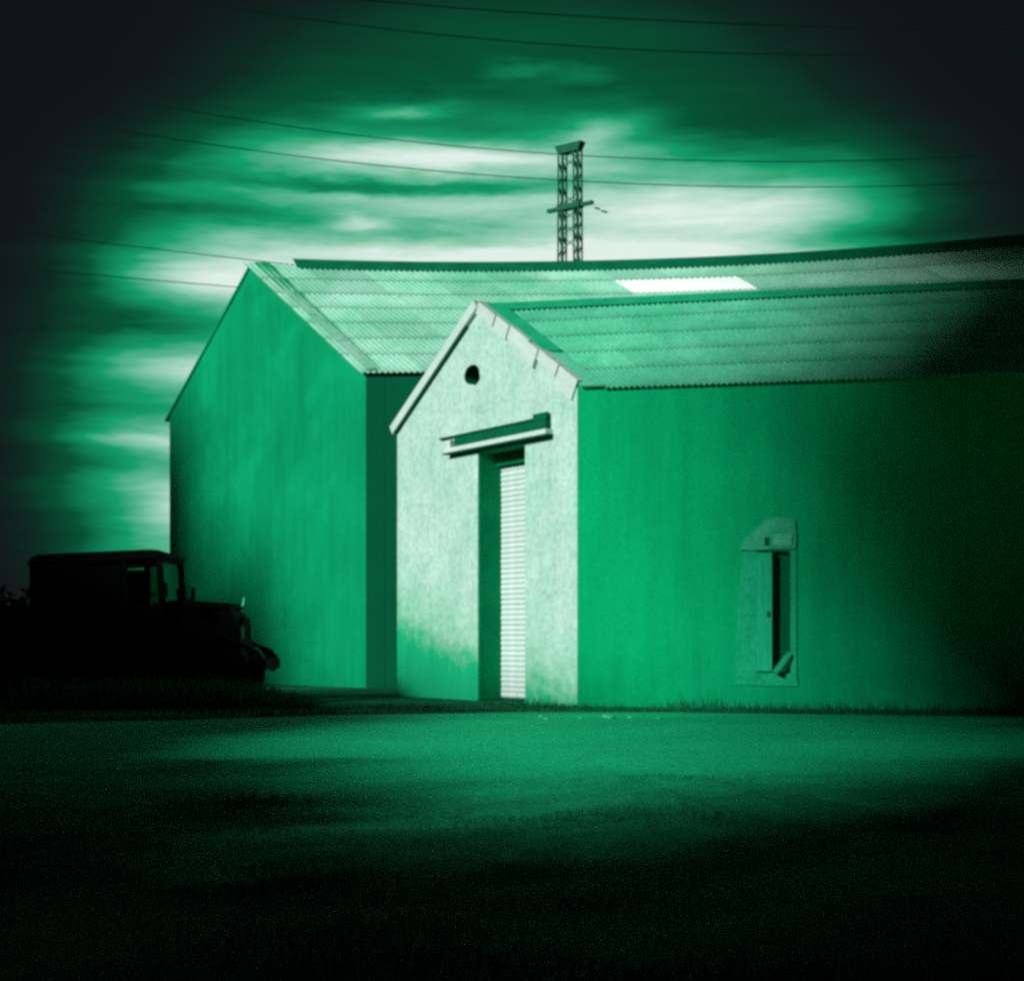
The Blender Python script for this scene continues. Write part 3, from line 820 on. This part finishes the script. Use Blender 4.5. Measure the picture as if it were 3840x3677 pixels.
A2 = [(-6.4, 5.9, 2.0), (-4.9, 4.6, 1.9), (-3.4, 3.55, 1.9), (-4.2, 4.1, 1.8), (-1.8, 3.0, 2.1), (-4.6, 7.2, 2.0), (-2.2, 6.0, 2.2), (-1.6, 1.6, 1.6)]  # unseen tree added to shade the right foreground
bl = [(sunward(p, 4, q), r) for p, q, r in A2]
tree('spreading_shade_tree', 'low spreading tree added for shade left of the viewpoint in front of the tall one', 'tree', PH * -1.6 + SH * 4, bl, 97, 200, .33, None, True, .24)

# dark bushes far left behind the vehicle
for i, (x, y, rr, zz, lb) in enumerate(((-11.4, 38, 1.7, .8, 'low dark bush nearest the left edge behind the vehicle'), (-9.6, 41, 1.6, .7, 'low dark bush behind the rear of the parked vehicle'), (-14.2, 42, 1.9, .8, 'low dark bush farthest left against the sky'))):
    bl = [(Vector((x + dx, y, zz * f)), rr * k_) for dx, f, k_ in ((-1.2, .9, .75), (.9, .8, .8), (0, 1.1, .85))]
    tree('bush', lb, 'bush', (x, y), bl, 120 + i, 420, .12, 'dark bushes behind the vehicle', False, .1)

# grass: weeds along the wall foot, turf in the foreground
gr = random.Random(3); V, F = [], []
def blade(x, y, z, h, wd):
    a = gr.uniform(0, 6.283); dx, dy = math.cos(a) * wd, math.sin(a) * wd
    lx, ly = gr.uniform(-.5, .5) * h, gr.uniform(-.5, .5) * h
    i = len(V)
    V.extend([Vector((x - dx, y - dy, z)), Vector((x + dx, y + dy, z)), Vector((x + lx, y + ly, z + h))]); F.append((i, i + 1, i + 2))
for _ in range(16000):                                # strip between yard and walls
    x = gr.uniform(-9, 9); yf = lerp_edge(far_e, x)
    wall_y = (20.9 - .215 * (x - .87)) if x > .87 else (20.9 - 1.518 * (x - .87) if x > -1.83 else 29)
    y = gr.uniform(yf - .03, min(wall_y, yf + 3.2) - .05)
    dens = noise.noise(Vector((x * .9, y * .9, 2.)))
    if gr.random() > .55 + dens: continue
    near_wall = max(0., 1 - (wall_y - y) / .8)
    blade(x, y, -.01, gr.uniform(.02, .07) + near_wall * gr.uniform(0, .16 if x < .9 else .34) * max(0, .45 + dens), .008)
for _ in range(52000):                                # foreground turf
    y = 3.2 + 8.5 * gr.random() ** 1.4; x = gr.uniform(-.36 * y - .3, .36 * y + .3)
    if y > 8.2 + 2.5 * noise.noise(Vector((x * .6, y * .8, 0))): continue
    d_ = noise.noise(Vector((x * 1.2, y * 1.2, 9.)))
    if gr.random() > .5 + d_: continue
    blade(x, y, max(.012, ground_h(x, y) + .05) - .005, gr.uniform(.008, .026) + max(0, d_) * .06, .0036)
for _ in range(9000):                                 # rank weeds in front of the vehicle's nose
    x = gr.uniform(-6.5, -2.6); y = gr.uniform(20.0, 22.2)
    blade(x, y, -.01, gr.uniform(.08, .45) * max(.1, min(1, (-2.4 - x) / 1.3)), .012)
o = raw('grass', V, F, M['grass']); o['kind'] = 'stuff'

# pale rubble along the far edge of the yard
def stone_mesh(seed):
    bm = bmesh.new(); bmesh.ops.create_icosphere(bm, subdivisions=1, radius=1)
    for v_ in bm.verts: v_.co *= 1 + .35 * noise.noise(v_.co * 1.7 + Vector((seed, 0, 0)))
    me = bpy.data.meshes.new('rubble_stone'); bm.to_mesh(me); bm.free(); me.materials.append(M['stone']); return me
sms = [stone_mesh(k_) for k_ in (1, 5, 9)]
for i, (px_, py_, s) in enumerate(((1036, 1374, .022), (1047, 1379, .032), (1112, 1376, .022), (1159, 1374, .032), (1170, 1376, .038), (1206, 1375, .024), (1262, 1377, .02))):
    d_ = .85 * 3000 / (py_ - 1228)
    o = link('rubble_stone', sms[i % 3], None, ((px_ - 980) / 3000 * d_, d_, .012 + s * .3))
    o.scale = (s * 1.7, s * 1.2, s * .6); o.rotation_euler = (0, 0, i * 1.7)
    tag(o, 'small pale rubble stone lying on the far edge of the yard', 'stone', 'pale rubble on the yard edge')
